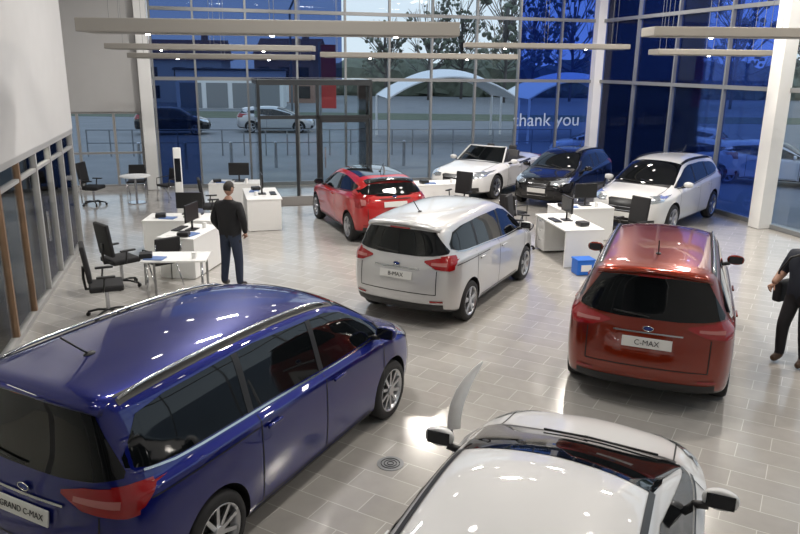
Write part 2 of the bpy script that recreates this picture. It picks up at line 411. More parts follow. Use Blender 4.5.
    for ax in (p['ax'],p['rxl']):
        for s_ in (-1,1):
            c=(ax,s_*(W-.115),r)
            Wh.lathe_y([(-.10,r*.66),(-.10,r*.93),(-.07,r*.99),(0,r),(.07,r*.99),(.10,r*.93),(.105,r*.72),(.09,r*.68),(.05,r*.67),(.03,r*.64),(.02,r*.02)],c,TYRE,n=40,side=s_)
            Wh.lathe_y([(.088,r*.72),(.104,r*.72),(.104,r*.68),(.06,r*.65),(.03,r*.62)],c,ALLOY,n=40,side=s_)
            ns=o.get('spokes',5)
            for k in range(ns):
                for dd in ((-.13,.13) if ns<=5 else (0,)):
                    t=2*math.pi*k/ns+dd+.3
                    dr=Vector((math.cos(t),0,math.sin(t))); tt=Vector((-math.sin(t),0,math.cos(t)))
                    p0=Vector(c)+dr*r*.12+Vector((0,s_*.085,0)); p1=Vector(c)+dr*r*.69+Vector((0,s_*.092,0))
                    w0,w1=.018,.016; dy=Vector((0,s_*.02,0))
                    vs=[p0-tt*w0,p0+tt*w0,p1+tt*w1,p1-tt*w1]; vs+=[q-dy for q in vs]
                    Wh.add(vs,[[0,1,2,3],[0,4,5,1],[1,5,6,2],[3,2,6,7],[0,3,7,4]],ALLOY)
            Wh.cyl((c[0],c[1]+s_*.05,c[2]),(c[0],c[1]+s_*.10,c[2]),r*.17,ALLOY,n=20)
    if conv:
        yw=W*.78
        patch(T,'T',[(-yw,cx-.25,-1.05),(yw,cx-.25,-1.05)],BLACKF,off=.006,N=12,Mr=16)
        zc=p['cz']
        for sx in (.05,-.72):
            for sy in (-.38,.38):
                T.box((sx,sy,zc+.02),(.14,.46,.42),mat('seat_leather',(.05,.05,.055),.5),bevel=.05,seg=3,R=Matrix.Rotation(-.2,3,'Y'))
                T.box((sx-.05,sy,zc+.28),(.09,.24,.16),MATS['seat_leather'],bevel=.035,seg=3)
        vs=[];fs=[];n_=12
        for i in range(n_+1):
            t=-1+2*i/n_; bul=.12*(1-t*t)
            for j,(xx,yy,zz) in enumerate(((cx-.08+bul,t*W*.80,zc-.02),(cx-.62+bul*.6,t*W*.64,zc+.38))): vs.append((xx,yy,zz))
        for i in range(n_): fs.append([2*i,2*i+2,2*i+3,2*i+1])
        G.add(vs,fs,CARGLASS,True)
        T.tube([vs[0]]+[vs[2*i+1] for i in range(n_+1)]+[vs[2*n_]],.025,paint,n=8)
        T.cyl((cx-.6,.36,zc-.02),(cx-.64,.36,zc+.02),.18,BLACK)
        both(T,[(cx-.9,bf-.02,bf+.02),(-1.0,br-.02,br+.02)],BLACK,off=.01,N=10,Mr=1)
    if G.f: G.obj('glazing',E)
    T.obj('trim',E); Wh.obj('wheels',E)
    return E

def paint(name,col,metal=.0,rough=.35,spec=.25):
    return mat(name,col,rough,metal,coat=1.,spec=spec)
P_BLUE=paint('paint_deep_blue',(.002,.007,.135),.5,.36,.1)
P_RED=paint('paint_copper_red',(.20,.017,.003),.7,.34,.2)
P_WHITE=paint('paint_white',(.66,.66,.66),0,.4)
P_SILV=paint('paint_pearl',(.53,.53,.535),.4,.35)
P_RED2=paint('paint_race_red',(.42,.007,.007),0,.4)
P_NAVY=paint('paint_black_navy',(.002,.002,.003),0,.4,.1)
GLOSSB=paint('gloss_black',(.006,.006,.007),0,.1)

mpv=dict(F=2.19,R=-2.19,W=.915,H=1.67,hf=.84,cx=1.34,cz=1.10,hx=.50,rx=-1.80,tx=-2.0,bf=.98,br=1.06,wr=.66,tz=1.62,ax=1.32,rxl=-1.33,wheel=.325)
grand=dict(mpv,F=2.26,R=-2.28,H=1.69,rx=-1.98,tx=-2.13,tz=1.69,ax=1.394,rxl=-1.394,cx=1.42,hx=.60,bf=.99,br=1.06,wr=.69,fd=.07)
bmx=dict(mpv,F=2.05,R=-2.02,W=.875,H=1.60,ax=1.245,rxl=-1.245,cx=1.24,hx=.46,rx=-1.64,tx=-1.84,tz=1.535,wr=.64,bf=.97,br=1.06,wheel=.31)
fies=dict(F=1.98,R=-1.98,W=.86,H=1.47,hf=.80,cx=.98,cz=1.0,hx=.22,rx=-1.35,tx=-1.62,bf=.92,br=1.02,wr=.60,tz=1.37,ax=1.245,rxl=-1.245,wheel=.31,drop=.03)
foc=dict(F=2.18,R=-2.18,W=.91,H=1.46,hf=.78,cx=1.22,cz=.98,hx=.08,rx=-1.45,tx=-1.78,bf=.92,br=1.02,wr=.62,tz=1.36,ax=1.32,rxl=-1.33,wheel=.325,drop=.03)
suv=dict(F=2.24,R=-2.24,W=.92,H=1.62,hf=.90,cx=1.12,cz=1.08,hx=.28,rx=-1.65,tx=-1.92,bf=1.0,br=1.10,wr=.64,tz=1.53,ax=1.34,rxl=-1.34,wheel=.35,drop=.02,zb=.24)
must=dict(F=2.4,R=-2.38,W=.955,H=1.02,hf=.80,cx=.80,cz=.98,hx=.3,rx=-1.4,tx=-2.1,bf=.90,br=.93,wr=.80,tz=1.02,ax=1.40,rxl=-1.32,wheel=.35)

car('minivan',grand,(-1.50,6.27),1.11,P_BLUE,opts=dict(rails=1,chrome=1,slide=1,plate='GRAND C-MAX',doors=[1.2,.1,-.85],handles=[.3,-.7],tail=(.88,1.06),spokes=10,platez=.80,lampin=.36,pillars=[.1,-.9]))
car('minivan',mpv,(3.5,9.34),1.189,P_RED,opts=dict(rails=1,plate='C-MAX',chrome=1,tail=(.92,1.09),platez=.83,lampin=.44))
car('minivan',bmx,(.9,11.78),1.078,P_SILV,opts=dict(plate='B-MAX',chrome=1,tail=(.90,1.08),platez=.80,slide=1))
car('hatchback_car',foc,(.89,3.77),1.154,P_WHITE,opts=dict(gutter=1,mirx=.75))
car('hatchback_car',fies,(-.85,16.8),1.96,P_RED2,opts=dict(blackroof=GLOSSB,mirmat=GLOSSB,spoilmat=GLOSSB,doors=[.85,-.3],handles=[-.15],pillars=[-.35],tail=(.80,1.05),lampin=.62))
car('hatchback_car',fies,(4.77,20.9),-2.17,P_NAVY)
car('sport_utility_vehicle',suv,(6.45,17.85),-2.28,P_WHITE,opts=dict(rails=1,railmat=BLACK))
car('convertible_car',must,(2.75,22.3),-2.15,P_WHITE,opts=dict(conv=1,antenna=False))
for x,y,a in ((9.9,25.9,2.7),(8.3,29.8,2.75),(12.6,24.6,-.5),(11.6,31,2.7)):
    car('parked_car',foc if x<12 else fies,(x,y,-.065),a,P_WHITE,lod=2)
car('parked_car',fies,(-12.5,40,-.065),.2,P_NAVY,lod=2); car('parked_car',foc,(-7.2,42,-.065),.1,P_SILV,lod=2)

# ---------------- room ----------------
BB=22.9
def robj(mb,name): return mb.obj(name,rz=TH)
m=bpy.data.materials.new('floor_tiles'); m.use_nodes=True; nt=m.node_tree; bs=nt.nodes['Principled BSDF']
tc=nt.nodes.new('ShaderNodeTexCoord'); mp=nt.nodes.new('ShaderNodeMapping'); mp.inputs['Rotation'].default_value=(0,0,math.radians(45))
br_=nt.nodes.new('ShaderNodeTexBrick'); br_.offset=.5; br_.inputs['Scale'].default_value=1
br_.inputs['Brick Width'].default_value=.6; br_.inputs['Row Height'].default_value=.3; br_.inputs['Mortar Size'].default_value=.004; br_.inputs['Mortar Smooth'].default_value=.2
br_.inputs['Color1'].default_value=(.365,.35,.33,1); br_.inputs['Color2'].default_value=(.41,.395,.37,1); br_.inputs['Mortar'].default_value=(.60,.585,.56,1)
nz=nt.nodes.new('ShaderNodeTexNoise'); nz.inputs['Scale'].default_value=6; nz.inputs['Detail'].default_value=6
nt.links.new(tc.outputs['Object'],mp.inputs[0]); nt.links.new(mp.outputs[0],br_.inputs['Vector']); nt.links.new(mp.outputs[0],nz.inputs['Vector'])
mr=nt.nodes.new('ShaderNodeMapRange'); mr.inputs['To Min'].default_value=.9; mr.inputs['To Max'].default_value=1.1; nt.links.new(nz.outputs['Fac'],mr.inputs['Value'])
sc_=nt.nodes.new('ShaderNodeVectorMath'); sc_.operation='SCALE'; nt.links.new(br_.outputs['Color'],sc_.inputs[0]); nt.links.new(mr.outputs[0],sc_.inputs['Scale'])
nt.links.new(sc_.outputs[0],bs.inputs['Base Color']); bs.inputs['Roughness'].default_value=.15; bs.inputs['Specular IOR Level'].default_value=.7
FLOORM=m
b=MB(); b.box((4.4,10.4,-.1),(18.4,25.4,.2),FLOORM); robj(b,'floor')
b=MB(); b.box((4.4,10.4,7.1),(18.4,25.4,.2),CEIL); robj(b,'ceiling')
b=MB(); b.box((-2.72,6.8,4.7),(.24,18.2,4.6),WALLM); robj(b,'wall_left')
b=MB()
for i in range(17):
    y=-2.2+i*1.125
    b.box((-2.66,y+.03,1.2),(.09,.07,2.4),WOOD if i in(11,12) else LIGHTF)
    if i<16: b.box((-2.66,y+.6,1.2),(.012,1.05,2.3),GLASS)
    if i%3==1: b.cyl((-2.58,y+.2,.85),(-2.58,y+.2,1.35),.015,CHROME)
b.box((-2.66,6.8,.04),(.10,18.1,.08),LIGHTF); b.box((-2.66,6.8,2.36),(.12,18.1,.1),LIGHTF); b.box((-2.66,6.8,2.05),(.07,18.1,.05),LIGHTF)
robj(b,'window_partition')
b=MB(); b.box((-4.75,6.8,3.5),(.1,18.2,7),WALLM); b.obj('wall_office',rz=TH)
b=MB(); b.box((-3.7,15.9,3.5),(2.1,.15,7),WALLM); robj(b,'wall_end')
b=MB(); b.box((-4.75,19.4,3.5),(.1,7.0,7),WALLM); robj(b,'wall_side')
b=MB(); b.box((4.3,-2.25,3.5),(18.2,.15,7),WALLM); robj(b,'wall_rear')
b=MB(); b.box((-3.15,BB+.1,4.65),(3.3,.25,4.7),WALLM); b.box((-3.15,BB+.1,.05),(3.3,.25,.1),WALLM); robj(b,'wall_back')
b=MB(); b.box((-1.62,BB-.1,3.5),(.34,.36,6.98),WHITE,bevel=.01); robj(b,'column')
b=MB()
for a in (-4.7,-3.6,-2.6,-1.85): b.box((a,BB+.05,1.2),(.07,.1,2.2),LIGHTF)
for z in (.13,1.1,2.27): b.box((-3.2,BB+.05,z),(3.1,.08,.06),LIGHTF)
b.box((-3.2,BB+.07,1.2),(3.1,.012,2.2),GLASS)
robj(b,'window_1')
b=MB()
muls=[-1.40,-.2,1.3,2.8,4.3,5.7,7.1,8.6,10.1,11.6]
for a in muls: b.box((a,BB,3.5),(.06,.14,6.98),GREYM)
for z in (.06,3.25,5.2): b.box((5.8,BB,z),(14.4,.13,.10),GREYM)
b.box((-.8,BB+.03,1.65),(1.2,.012,3.2),FILMD)
b.box((4.95,BB+.03,1.65),(10.3,.012,3.2),GLASS); b.box((7.15,BB+.03,5.1),(5.9,.012,3.7),GLASS)
b.box((1.4,BB+.03,5.1),(5.6,.012,3.7),FILMD)
b.box((11.6,BB+.03,1.65),(2.95,.012,3.2),FILM2); b.box((11.6,BB+.03,5.1),(2.95,.012,3.7),FILM)
robj(b,'window_2')
text('thank you',.62,mat('lettering',(.38,.46,.62),.6),'wall_lettering',None,(*RW(11.25,BB-.02),1.95),(math.pi/2,0,TH),.004)
b=MB()
for y in (20.6,18.6,16.4,12.2,10,7.8,5.6,3.4,1.2): b.box((13.05,y,3.5),(.14,.06,6.98),GREYM)
for z in (.06,3.25,5.2): b.box((13.05,10.3,z),(.13,25.0,.10),GREYM)
b.box((13.08,18.65,1.65),(.012,8.5,3.2),FILM2); b.box((13.08,18.65,5.1),(.012,8.5,3.7),FILM)
b.box((13.08,5.95,3.5),(.012,16.5,6.9),GLASS)
robj(b,'window_3')
b=MB(); b.box((12.95,BB-.1,3.5),(.34,.34,6.98),WHITE,bevel=.01); robj(b,'column')
b=MB(); b.box((12.85,14.3,3.5),(.36,.36,6.98),WHITE,bevel=.01); robj(b,'column')
# vestibule / entrance
b=MB()
for a in (1.45,2.5,3.1,4.65):
    b.box((a,20.85,1.62),(.08,.10,3.24),DARKM)
for a in (1.45,4.65):
    b.box((a,21.85,3.2),(.08,1.9,.12),DARKM); b.box((a,21.85,1.6),(.012,1.85,3.1),GLASS); b.box((a,21.85,.05),(.08,1.9,.1),DARKM)
b.box((3.05,20.85,3.2),(3.2,.12,.14),DARKM); b.box((3.05,20.85,2.25),(3.2,.10,.10),DARKM)
b.box((3.05,20.87,2.7),(3.1,.012,.9),GLASS); b.box((1.97,20.87,1.1),(1.0,.012,2.2),GLASS)
b.box((3.05,21.85,3.27),(3.3,2.0,.05),GLASS)
robj(b,'door_frame')
b=MB()
for a0 in (3.14,):
    b.box((a0+.04,20.8,1.1),(.08,.05,2.2),DARKM); b.box((a0+1.4,20.8,1.1),(.08,.05,2.2),DARKM)
    b.box((a0+.72,20.8,2.15),(1.44,.05,.1),DARKM); b.box((a0+.72,20.8,.06),(1.44,.05,.12),DARKM); b.box((a0+.72,20.8,1.1),(1.4,.012,2.1),GLASS)
    b.cyl((a0+.15,20.74,.8),(a0+.15,20.74,1.4),.018,CHROME)
robj(b,'door_1')
b=MB(); b.box((3.05,20.0,.006),(3.0,1.4,.012),mat('door_mat',(.12,.11,.10),.95,bump=.3,nscale=90)); robj(b,'door_mat')
b=MB(); b.cyl((0,0,0),(0,0,.006),.13,GREYM,n=28)
for r in (.03,.06,.09): b.tube([(r*math.cos(t),r*math.sin(t),.007) for t in np.linspace(0,2*math.pi,21)],.005,DARKM,n=5)
b.obj('floor_socket',loc=(-.07,6.17,0))
def raft(x0,x1,y,z,rz=-.03,w=.7,th=.12,ry=0):
    L=x1-x0; b=MB()
    b.box((0,0,0),(L,w,th),RAFT,bevel=.015)
    b.box((0,0,-th/2-.006),(L*.96,w*.5,.012),mat('raft_diffuser',(.4,.39,.37),.5))
    n=int(L/1.6)
    for i in range(n):
        b.cyl((-L/2+(i+.5)*L/n,0,-th/2-.012),(-L/2+(i+.5)*L/n,0,-th/2-.025),.03,LIT,n=10)
    for sx in (-.42,0,.42):
        for sy in (-.2,.2): b.cyl((sx*L,sy,.04),(sx*L,sy,6.85-z),.004,GREYM,n=5)
    ob=b.obj('suspended_light',loc=((x0+x1)/2,y,z),rz=rz)
raft(-4.6,.8,11,4.20,.02,th=.19); raft(-6.6,-2.0,17,4.04,.03); raft(-6.7,-2.2,18.6,3.86,.03)
raft(-2.0,2.8,18.5,3.93,.02); raft(1.6,5.8,19.5,4.22,.02); raft(4.2,8.6,13,4.30,.0,th=.15); raft(5.6,8.1,16.8,4.05,0)

# ---------------- furniture ----------------
def office_chair(loc,rz,h=1.0):
    b=MB()
    for k in range(5):
        t=2*math.pi*k/5; d=Vector((math.cos(t),math.sin(t),0))
        b.tube([Vector((0,0,.10)),d*.15+Vector((0,0,.10)),d*.30+Vector((0,0,.065))],.018,BLACK)
        b.cyl(d*.30+Vector((-.02*d.y,.02*d.x,.03)),d*.30+Vector((.02*d.y,-.02*d.x,.03)),.03,BLACK,n=12)
    b.cyl((0,0,.08),(0,0,.44),.028,CHROME)
    b.box((0,0,.43),(.3,.3,.04),BLACK,bevel=.01)
    b.box((0,0,.48),(.50,.48,.09),BLACKF,bevel=.035,seg=4)
    b.box((0,.25,.86),(.46,.07,.56),BLACKF,bevel=.032,seg=4,R=Matrix.Rotation(-.13,3,'X'))
    b.tube([(0,.12,.44),(0,.28,.45),(0,.30,.62),(0,.29,.8)],.022,BLACK)
    for s_ in (-1,1):
        b.tube([(s_*.2,.05,.45),(s_*.29,.05,.46),(s_*.29,.02,.66)],.015,BLACK); b.box((s_*.29,0,.68),(.06,.26,.03),BLACK,bevel=.012,seg=3)
    b.obj('office_chair',loc=(loc[0],loc[1],0),rz=rz)
def visitor_chair(loc,rz):
    b=MB()
    b.box((0,0,.45),(.46,.45,.06),BLACKF,bevel=.025,seg=3); b.box((0,.22,.72),(.44,.05,.34),BLACKF,bevel=.022,seg=3,R=Matrix.Rotation(-.15,3,'X'))
    for s_ in (-1,1): b.tube([(s_*.24,-.22,.01),(s_*.24,-.2,.44),(s_*.24,.2,.44),(s_*.22,.26,.8)],.012,CHROME); b.tube([(s_*.24,-.05,.44),(s_*.24,.24,.01)],.012,CHROME); b.tube([(s_*.25,-.2,.44),(s_*.26,-.18,.64),(s_*.25,.22,.66)],.012,BLACK)
    b.obj('visitor_chair',loc=(loc[0],loc[1],0),rz=rz)
def monitor(b,c,rz):
    R=Matrix.Rotation(rz,3,'Z'); c=Vector(c)
    b.box(c+Vector((0,0,.01)),(.24,.18,.015),BLACK,rz=rz,bevel=.004); b.cyl(c,c+Vector((0,0,.2)),.02,BLACK)
    b.box(c+Vector((0,0,.33)),(.52,.035,.32),BLACK,rz=rz,bevel=.008); b.box(c+R@Vector((0,-.019,.33)),(.49,.004,.285),SCREEN,rz=rz)
def desk(loc,rz,L=1.6,D=.8,mon=1,panel=True,name='office_desk',extra=True,h=.74,ped=True):
    b=MB()
    b.box((0,0,h-.015),(L,D,.03),WHITE,bevel=.006)
    if panel: b.box((0,-D/2+.02,h/2),(L-.02,.03,h-.04),WHITE,bevel=.004)
    for s_ in (-1,1):
        if panel: b.box((s_*(L/2-.03),0,h/2-.01),(.04,D-.06,h-.04),WHITE,bevel=.004)
        else: b.tube([(s_*(L/2-.08),-D/2+.06,.01),(s_*(L/2-.08),-D/2+.06,h-.05),(s_*(L/2-.08),D/2-.06,h-.05),(s_*(L/2-.08),D/2-.06,.01)],.02,CHROME)
    if ped:
        b.box((L/2-.27,.05,.36),(.40,D-.2,.62),WHITE,bevel=.006)
        for z in (.2,.4,.6): b.box((L/2-.27,D/2-.04,z),(.36,.01,.17),WHITE,bevel=.003); b.cyl((L/2-.33,D/2-.02,z+.05),(L/2-.21,D/2-.02,z+.05),.006,CHROME,n=6)
    if mon:
        monitor(b,(.1,.0,h),math.pi)
        b.box((.1,.25,h+.012),(.42,.14,.02),BLACK,bevel=.005)
    if extra:
        b.box((-.35,.1,h+.005),(.21,.3,.01),PAPER,rz=.3); b.box((-.3,-.15,h+.01),(.3,.21,.015),mat('brochure',(.12,.2,.42),.5),rz=-.2); b.cyl((.3,-.15,h),(.3,-.15,h+.1),.04,WHITE)
        b.box((-.45,-.1,h+.05),(.2,.2,.08),BLACK,rz=.2,bevel=.02)
    b.obj(name,loc=(loc[0],loc[1],0),rz=rz)
def round_table(loc):
    b=MB(); b.cyl((0,0,.72),(0,0,.745),.4,WHITE,n=32); b.cyl((0,0,.02),(0,0,.72),.03,CHROME); b.cyl((0,0,0),(0,0,.02),.25,CHROME,n=24); b.obj('round_table',loc=(*loc,0))
desk((-4.3,14.1),TH-.2,1.5,.75,1)
desk((-3.85,12.85),1.4,1.2,.7,1,panel=True)
desk((-3.55,11.05),.1,1.0,.6,0,panel=False,ped=False)
office_chair((-4.75,11.8),2.4); office_chair((-4.4,10.3),2.0); visitor_chair((-4.05,11.85),-2.4)
office_chair((-8.2,19.0),1.5); round_table((-7.2,19.4)); visitor_chair((-6.4,19.7),-.6); visitor_chair((-7.5,20.3),.2)
desk((-3.3,16.9),-1.3,1.6,.8,1); desk((-4.3,18.6),.1,1.3,.7,1); office_chair((-4.4,16.6),1.9)
desk((1.0,18.9),.3,1.5,.75,0); office_chair((1.45,17.9),-.6)
desk((3.35,14.1),1.75,1.6,.8,1); desk((4.0,15.8),.2,1.3,.7,1); office_chair((2.5,14.7),1.2); office_chair((4.75,14.6),-1.0); visitor_chair((2.6,16.4),2.4)
b=MB(); b.box((0,0,.14),(.34,.28,.27),BLUEBX,bevel=.02); b.box((0,0,.285),(.36,.30,.03),BLUEBX,bevel=.01); b.box((0,-.145,.14),(.2,.01,.12),WHITE); b.obj('storage_box',loc=(3.4,12.9,0),rz=.2)
b=MB(); b.box((0,0,.02),(.4,.35,.04),GREYM,bevel=.01); b.box((0,0,1.0),(.16,.06,1.95),WHITE,bevel=.02,seg=3); b.box((0,-.032,1.5),(.12,.004,.5),SCREEN); b.obj('information_totem',loc=(-4.75,15.3,0),rz=.2)
b=MB(); b.cyl((0,0,0),(0,0,.02),.16,GREYM,n=28); b.tube([(0,.0,0),(-.08,.0,.45),(-.09,.0,.8)],.010,GREYM)
L_=[(-.13,.60),(-.13,.72),(-.11,.86),(-.06,.98),(.01,1.08),(.09,1.16),(.17,1.22)]; R2=[(-.01,.60),(-.01,.72),(.01,.84),(.05,.95),(.09,1.04),(.14,1.13),(.18,1.21)]
vs=[];fs=[]
for (x0,z0),(x1,z1) in zip(L_,R2):
    for yy in (-.006,.006): vs+=[(x0,yy+.02*math.sin(z0*6),z0),(x1,yy+.02*math.sin(z1*6),z1)]
for i in range(6):
    a=i*4; fs+=[[a,a+1,a+5,a+4],[a+2,a+6,a+7,a+3],[a,a+4,a+6,a+2],[a+1,a+3,a+7,a+5]]
b.add(vs,fs,PAPER,True)
b.obj('price_display_stand',loc=(.56,5.78,0),rz=.2)

# ---------------- people ----------------
def skinmesh(name,V,Ed,rad,root,mats,matfn,parent,lvl=2):
    me=bpy.data.meshes.new(name); me.from_pydata(V,Ed,[]); o=bpy.data.objects.new('tmp',me); COL.objects.link(o)
    o.modifiers.new('k','SKIN'); 
    sv=me.skin_vertices[0].data
    for i,r in enumerate(rad):
        sv[i].radius=r if isinstance(r,tuple) else (r,r); sv[i].use_root=(i==root)
    s=o.modifiers.new('s','SUBSURF'); s.levels=lvl; s.render_levels=lvl
    r=evalmesh(o); bpy.data.objects.remove(o)
    for m in mats: r.materials.append(m)
    for q in r.polygons: q.material_index=matfn(q.center); q.use_smooth=True
    ob=bpy.data.objects.new(name,r); COL.objects.link(ob); ob.parent=parent; return ob
def hand(parent,w,dirv,palmn,side,name):
    w=Vector(w); d=Vector(dirv).normalized(); n_=Vector(palmn).normalized(); n_=(n_-d*n_.dot(d)).normalized(); s=d.cross(n_)*side
    V=[w,w+d*.045];E_=[(0,1)];R_=[(.026,.018),(.030,.016)]
    for k,(off,l) in enumerate(((.032,.070),(.011,.080),(-.011,.074),(-.031,.058))):
        b0=len(V); p=w+d*.088+s*off
        V+=[p,p+d*l*.45+n_*.008,p+d*l*.75+n_*.026,p+d*l*.88+n_*.046]; E_+=[(1,b0),(b0,b0+1),(b0+1,b0+2),(b0+2,b0+3)]; R_+=[.0105,.009,.0082,.007]
    b0=len(V); V+=[w+d*.03+s*.034+n_*.01,w+d*.062+s*.052+n_*.02,w+d*.088+s*.056+n_*.032]; E_+=[(0,b0),(b0,b0+1),(b0+1,b0+2)]; R_+=[.012,.010,.008]
    skinmesh(name,V,E_,R_,0,[SKIN],lambda c:0,parent,1)
def head(parent,c,tilt,yaw=0):
    b=MB(); R=(Matrix.Rotation(yaw,3,'Z')@Matrix.Rotation(tilt,3,'X')); c=Vector(c)
    def fn(q):
        q=q.copy()
        if q.z<0: q.x*=1-.28*(-q.z)**1.4; q.y=q.y*(1-.12*(-q.z)) - .10*(-q.z)
        if q.y<-.5: q.y=-.5+(q.y+.5)*.75
        return q
    b.ell(c,(.077,.098,.118),SKIN,R=R,seg=28,fn=fn)
    def hf(q):
        q=fn(q); 
        if q.y>.15: 
            if q.z<-.45: q.z=-.45+(q.z+.45)*.2
        elif q.z<.05: q.z=.05+(q.z-.05)*(.55 if q.y>.0 else .1)
        if q.y<-.45 and q.z<.55: q.y=-.40
        return q
    b.ell(c+R@Vector((0,.004,.006)),(.081,.101,.12),HAIR,R=R,seg=28,fn=hf)
    b.ell(c+R@Vector((0,-.094,-.015)),(.013,.02,.026),SKIN,R=R,seg=10)
    b.ell(c+R@Vector((0,-.103,-.028)),(.017,.014,.010),SKIN,R=R,seg=10)
    b.ell(c+R@Vector((0,-.086,-.062)),(.026,.010,.008),mat('lips',(.28,.10,.08),.5),R=R,seg=10)
    for s_ in (-1,1):
        b.ell(c+R@Vector((s_*.031,-.081,.004)),(.014,.008,.008),WHITE,R=R,seg=10); b.ell(c+R@Vector((s_*.031,-.087,.004)),(.006,.004,.006),HAIR,R=R,seg=8)
        b.ell(c+R@Vector((s_*.031,-.083,.026)),(.02,.008,.005),HAIR,R=R,seg=8)
        b.ell(c+R@Vector((s_*.079,.008,-.005)),(.010,.022,.032),SKIN,R=R,seg=10)
    b.obj('head',parent)
def person(name,loc,rz,J,mats,shortsl=False,headtilt=0,headyaw=0,scale=1.0,bulk=1.0):
    E=empty(name,(*loc,0),rz); E.scale=(scale,)*3
    keys=['pelvis','spine','chest','nb','nk','sL','eL','wL','sR','eR','wR','hL','kL','aL','tL','hR','kR','aR','tR']
    base=dict(pelvis=(0,0,.96),spine=(0,0,1.14),chest=(0,.005,1.34),nb=(0,.01,1.49),nk=(0,-.01,1.60),
      sL=(.20,.01,1.43),eL=(.30,.04,1.16),wL=(.23,-.10,.95),sR=(-.20,.01,1.43),eR=(-.30,.04,1.16),wR=(-.23,-.10,.95),
      hL=(.095,0,.90),kL=(.13,-.02,.49),aL=(.155,.02,.085),tL=(.18,-.15,.045),hR=(-.095,0,.90),kR=(-.13,-.02,.49),aR=(-.155,.02,.085),tR=(-.18,-.15,.045))
    base.update(J)
    rad=dict(pelvis=(.17,.13),spine=(.17,.13),chest=(.185,.14),nb=(.09,.085),nk=.055,sL=.085,eL=.064,wL=.040,sR=.085,eR=.064,wR=.040,hL=.112,kL=.082,aL=.062,tL=.042,hR=.112,kR=.082,aR=.062,tR=.042)
    for k in ('pelvis','spine','chest'): rad[k]=(rad[k][0]*bulk,rad[k][1]*bulk)
    V=[base[k] for k in keys]; ix={k:i for i,k in enumerate(keys)}
    ed=[('pelvis','spine'),('spine','chest'),('chest','nb'),('nb','nk'),('chest','sL'),('sL','eL'),('eL','wL'),('chest','sR'),('sR','eR'),('eR','wR'),('pelvis','hL'),('hL','kL'),('kL','aL'),('aL','tL'),('pelvis','hR'),('hR','kR'),('kR','aR'),('aR','tR')]
    eLv=[Vector(base['eL']),Vector(base['wL'])]; eRv=[Vector(base['eR']),Vector(base['wR'])]
    def mf(c):
        if c.z>1.535: return 3
        if shortsl:
            for a,b in (eLv,eRv):
                t=(c-a).dot(b-a)/(b-a).length_squared
                if t>-.25 and (c-(a+(b-a)*min(max(t,0),1))).length<.07: return 3
        if c.z<.115: return 2
        if c.z<.93 and abs(c.x)<.19: return 1
        if c.z<.80: return 1
        return 0
    skinmesh('body',V,[(ix[a],ix[b]) for a,b in ed],[rad[k] for k in keys],0,mats,mf,E)
    head(E,Vector(base['nk'])+Vector((0,-.015,.105)),headtilt,headyaw)
    for s_,k in ((1,'L'),(-1,'R')):
        e=Vector(base['e'+k]);w=Vector(base['w'+k]); d=(w-e).normalized()
        hand(E,w+d*.0,d,(-s_*.8,-.5,.1),s_,'hand_'+k)
    return E
person('man',(-2.86,11.8),math.pi-.35,{},[JACKET,JEANS,SHOE,SKIN],headtilt=.25,headyaw=-.2,bulk=1.2)
E2=person('man',(5.12,8.75),-1.1,dict(eL=(.28,.05,1.15),wL=(.25,-.08,.92),eR=(-.30,.0,1.16),wR=(-.26,-.22,1.05),kR=(-.12,-.10,.5),tR=(-.14,-.20,.045),aR=(-.13,-.06,.085)),[mat('dark_shirt',(.014,.018,.03),.8),mat('dark_trousers',(.01,.01,.013),.8),BROWNSH,SKIN],shortsl=True)
b=MB(); b.box((-.32,.10,.90),(.12,.30,.28),BLACKF,bevel=.04,seg=3); b.box((-.38,.10,.88),(.03,.2,.18),BLACKF,bevel=.012); b.tube([(-.33,-.04,1.02),(-.27,-.12,1.2),(-.12,-.15,1.42),(.06,-.03,1.53),(.06,.10,1.48),(-.14,.18,1.3),(-.30,.22,1.05)],.014,BLACK)
b.obj('shoulder_bag',E2)

# ---------------- outside ----------------
b=MB(); b.box((0,75,-.17),(300,260,.2),mat('asphalt',(.24,.245,.25),.9,noise=.2,nscale=.6)); b.obj('asphalt_ground')
b=MB(); b.box((0,56,-.06),(160,7,.02),mat('grass',(.12,.14,.09),.95,noise=.3,nscale=.8)); b.obj('grass_verge')
LEAF=mat('foliage',(.17,.19,.14),.9,noise=.4,nscale=1.5); BARK=mat('bark',(.14,.125,.115),.9)
def tree(x,y,h,dens=14):
    b=MB(); b.tube([(0,0,0),(.1,0,h*.35),(-.1,.1,h*.6),(0,0,h*.85)],.16,BARK)
    for k in range(44):
        t=random.uniform(0,6.28); r=random.uniform(.3,1)*h*.32; z=h*random.uniform(.35,1.0)
        p=Vector((r*math.cos(t),r*math.sin(t),z)); q=Vector((0,0,z*.65)); b.tube([q,q.lerp(p,.5)+Vector((0,0,-.2)),p],.045,BARK,n=5)
        for _ in range(5):
            e=p+Vector((random.uniform(-1,1),random.uniform(-1,1),random.uniform(0,1)))*h*.09; b.tube([q.lerp(p,.7),e],.025,BARK,n=4)
        if k<dens:
            for _ in range(6):
                bm=bmesh.new(); bmesh.ops.create_icosphere(bm,subdivisions=1,radius=h*random.uniform(.012,.03))
                for v in bm.verts: v.co*=random.uniform(.6,1.3)
                b.addbm(bm,LEAF,False,Matrix.Translation(p+Vector((random.uniform(-1,1),random.uniform(-1,1),random.uniform(-1,1)))*h*.07))
    b.obj('tree',loc=(x,y,-.07))
for x,y,h in ((-2,88,9),(3,84,10),(7,88,11),(11,80,12),(15,86,12),(19,84,12),(25,78,11),(32,72,12),(38,70,11),(45,68,11),(-45,92,9)): tree(x,y,h,24)
b=MB()
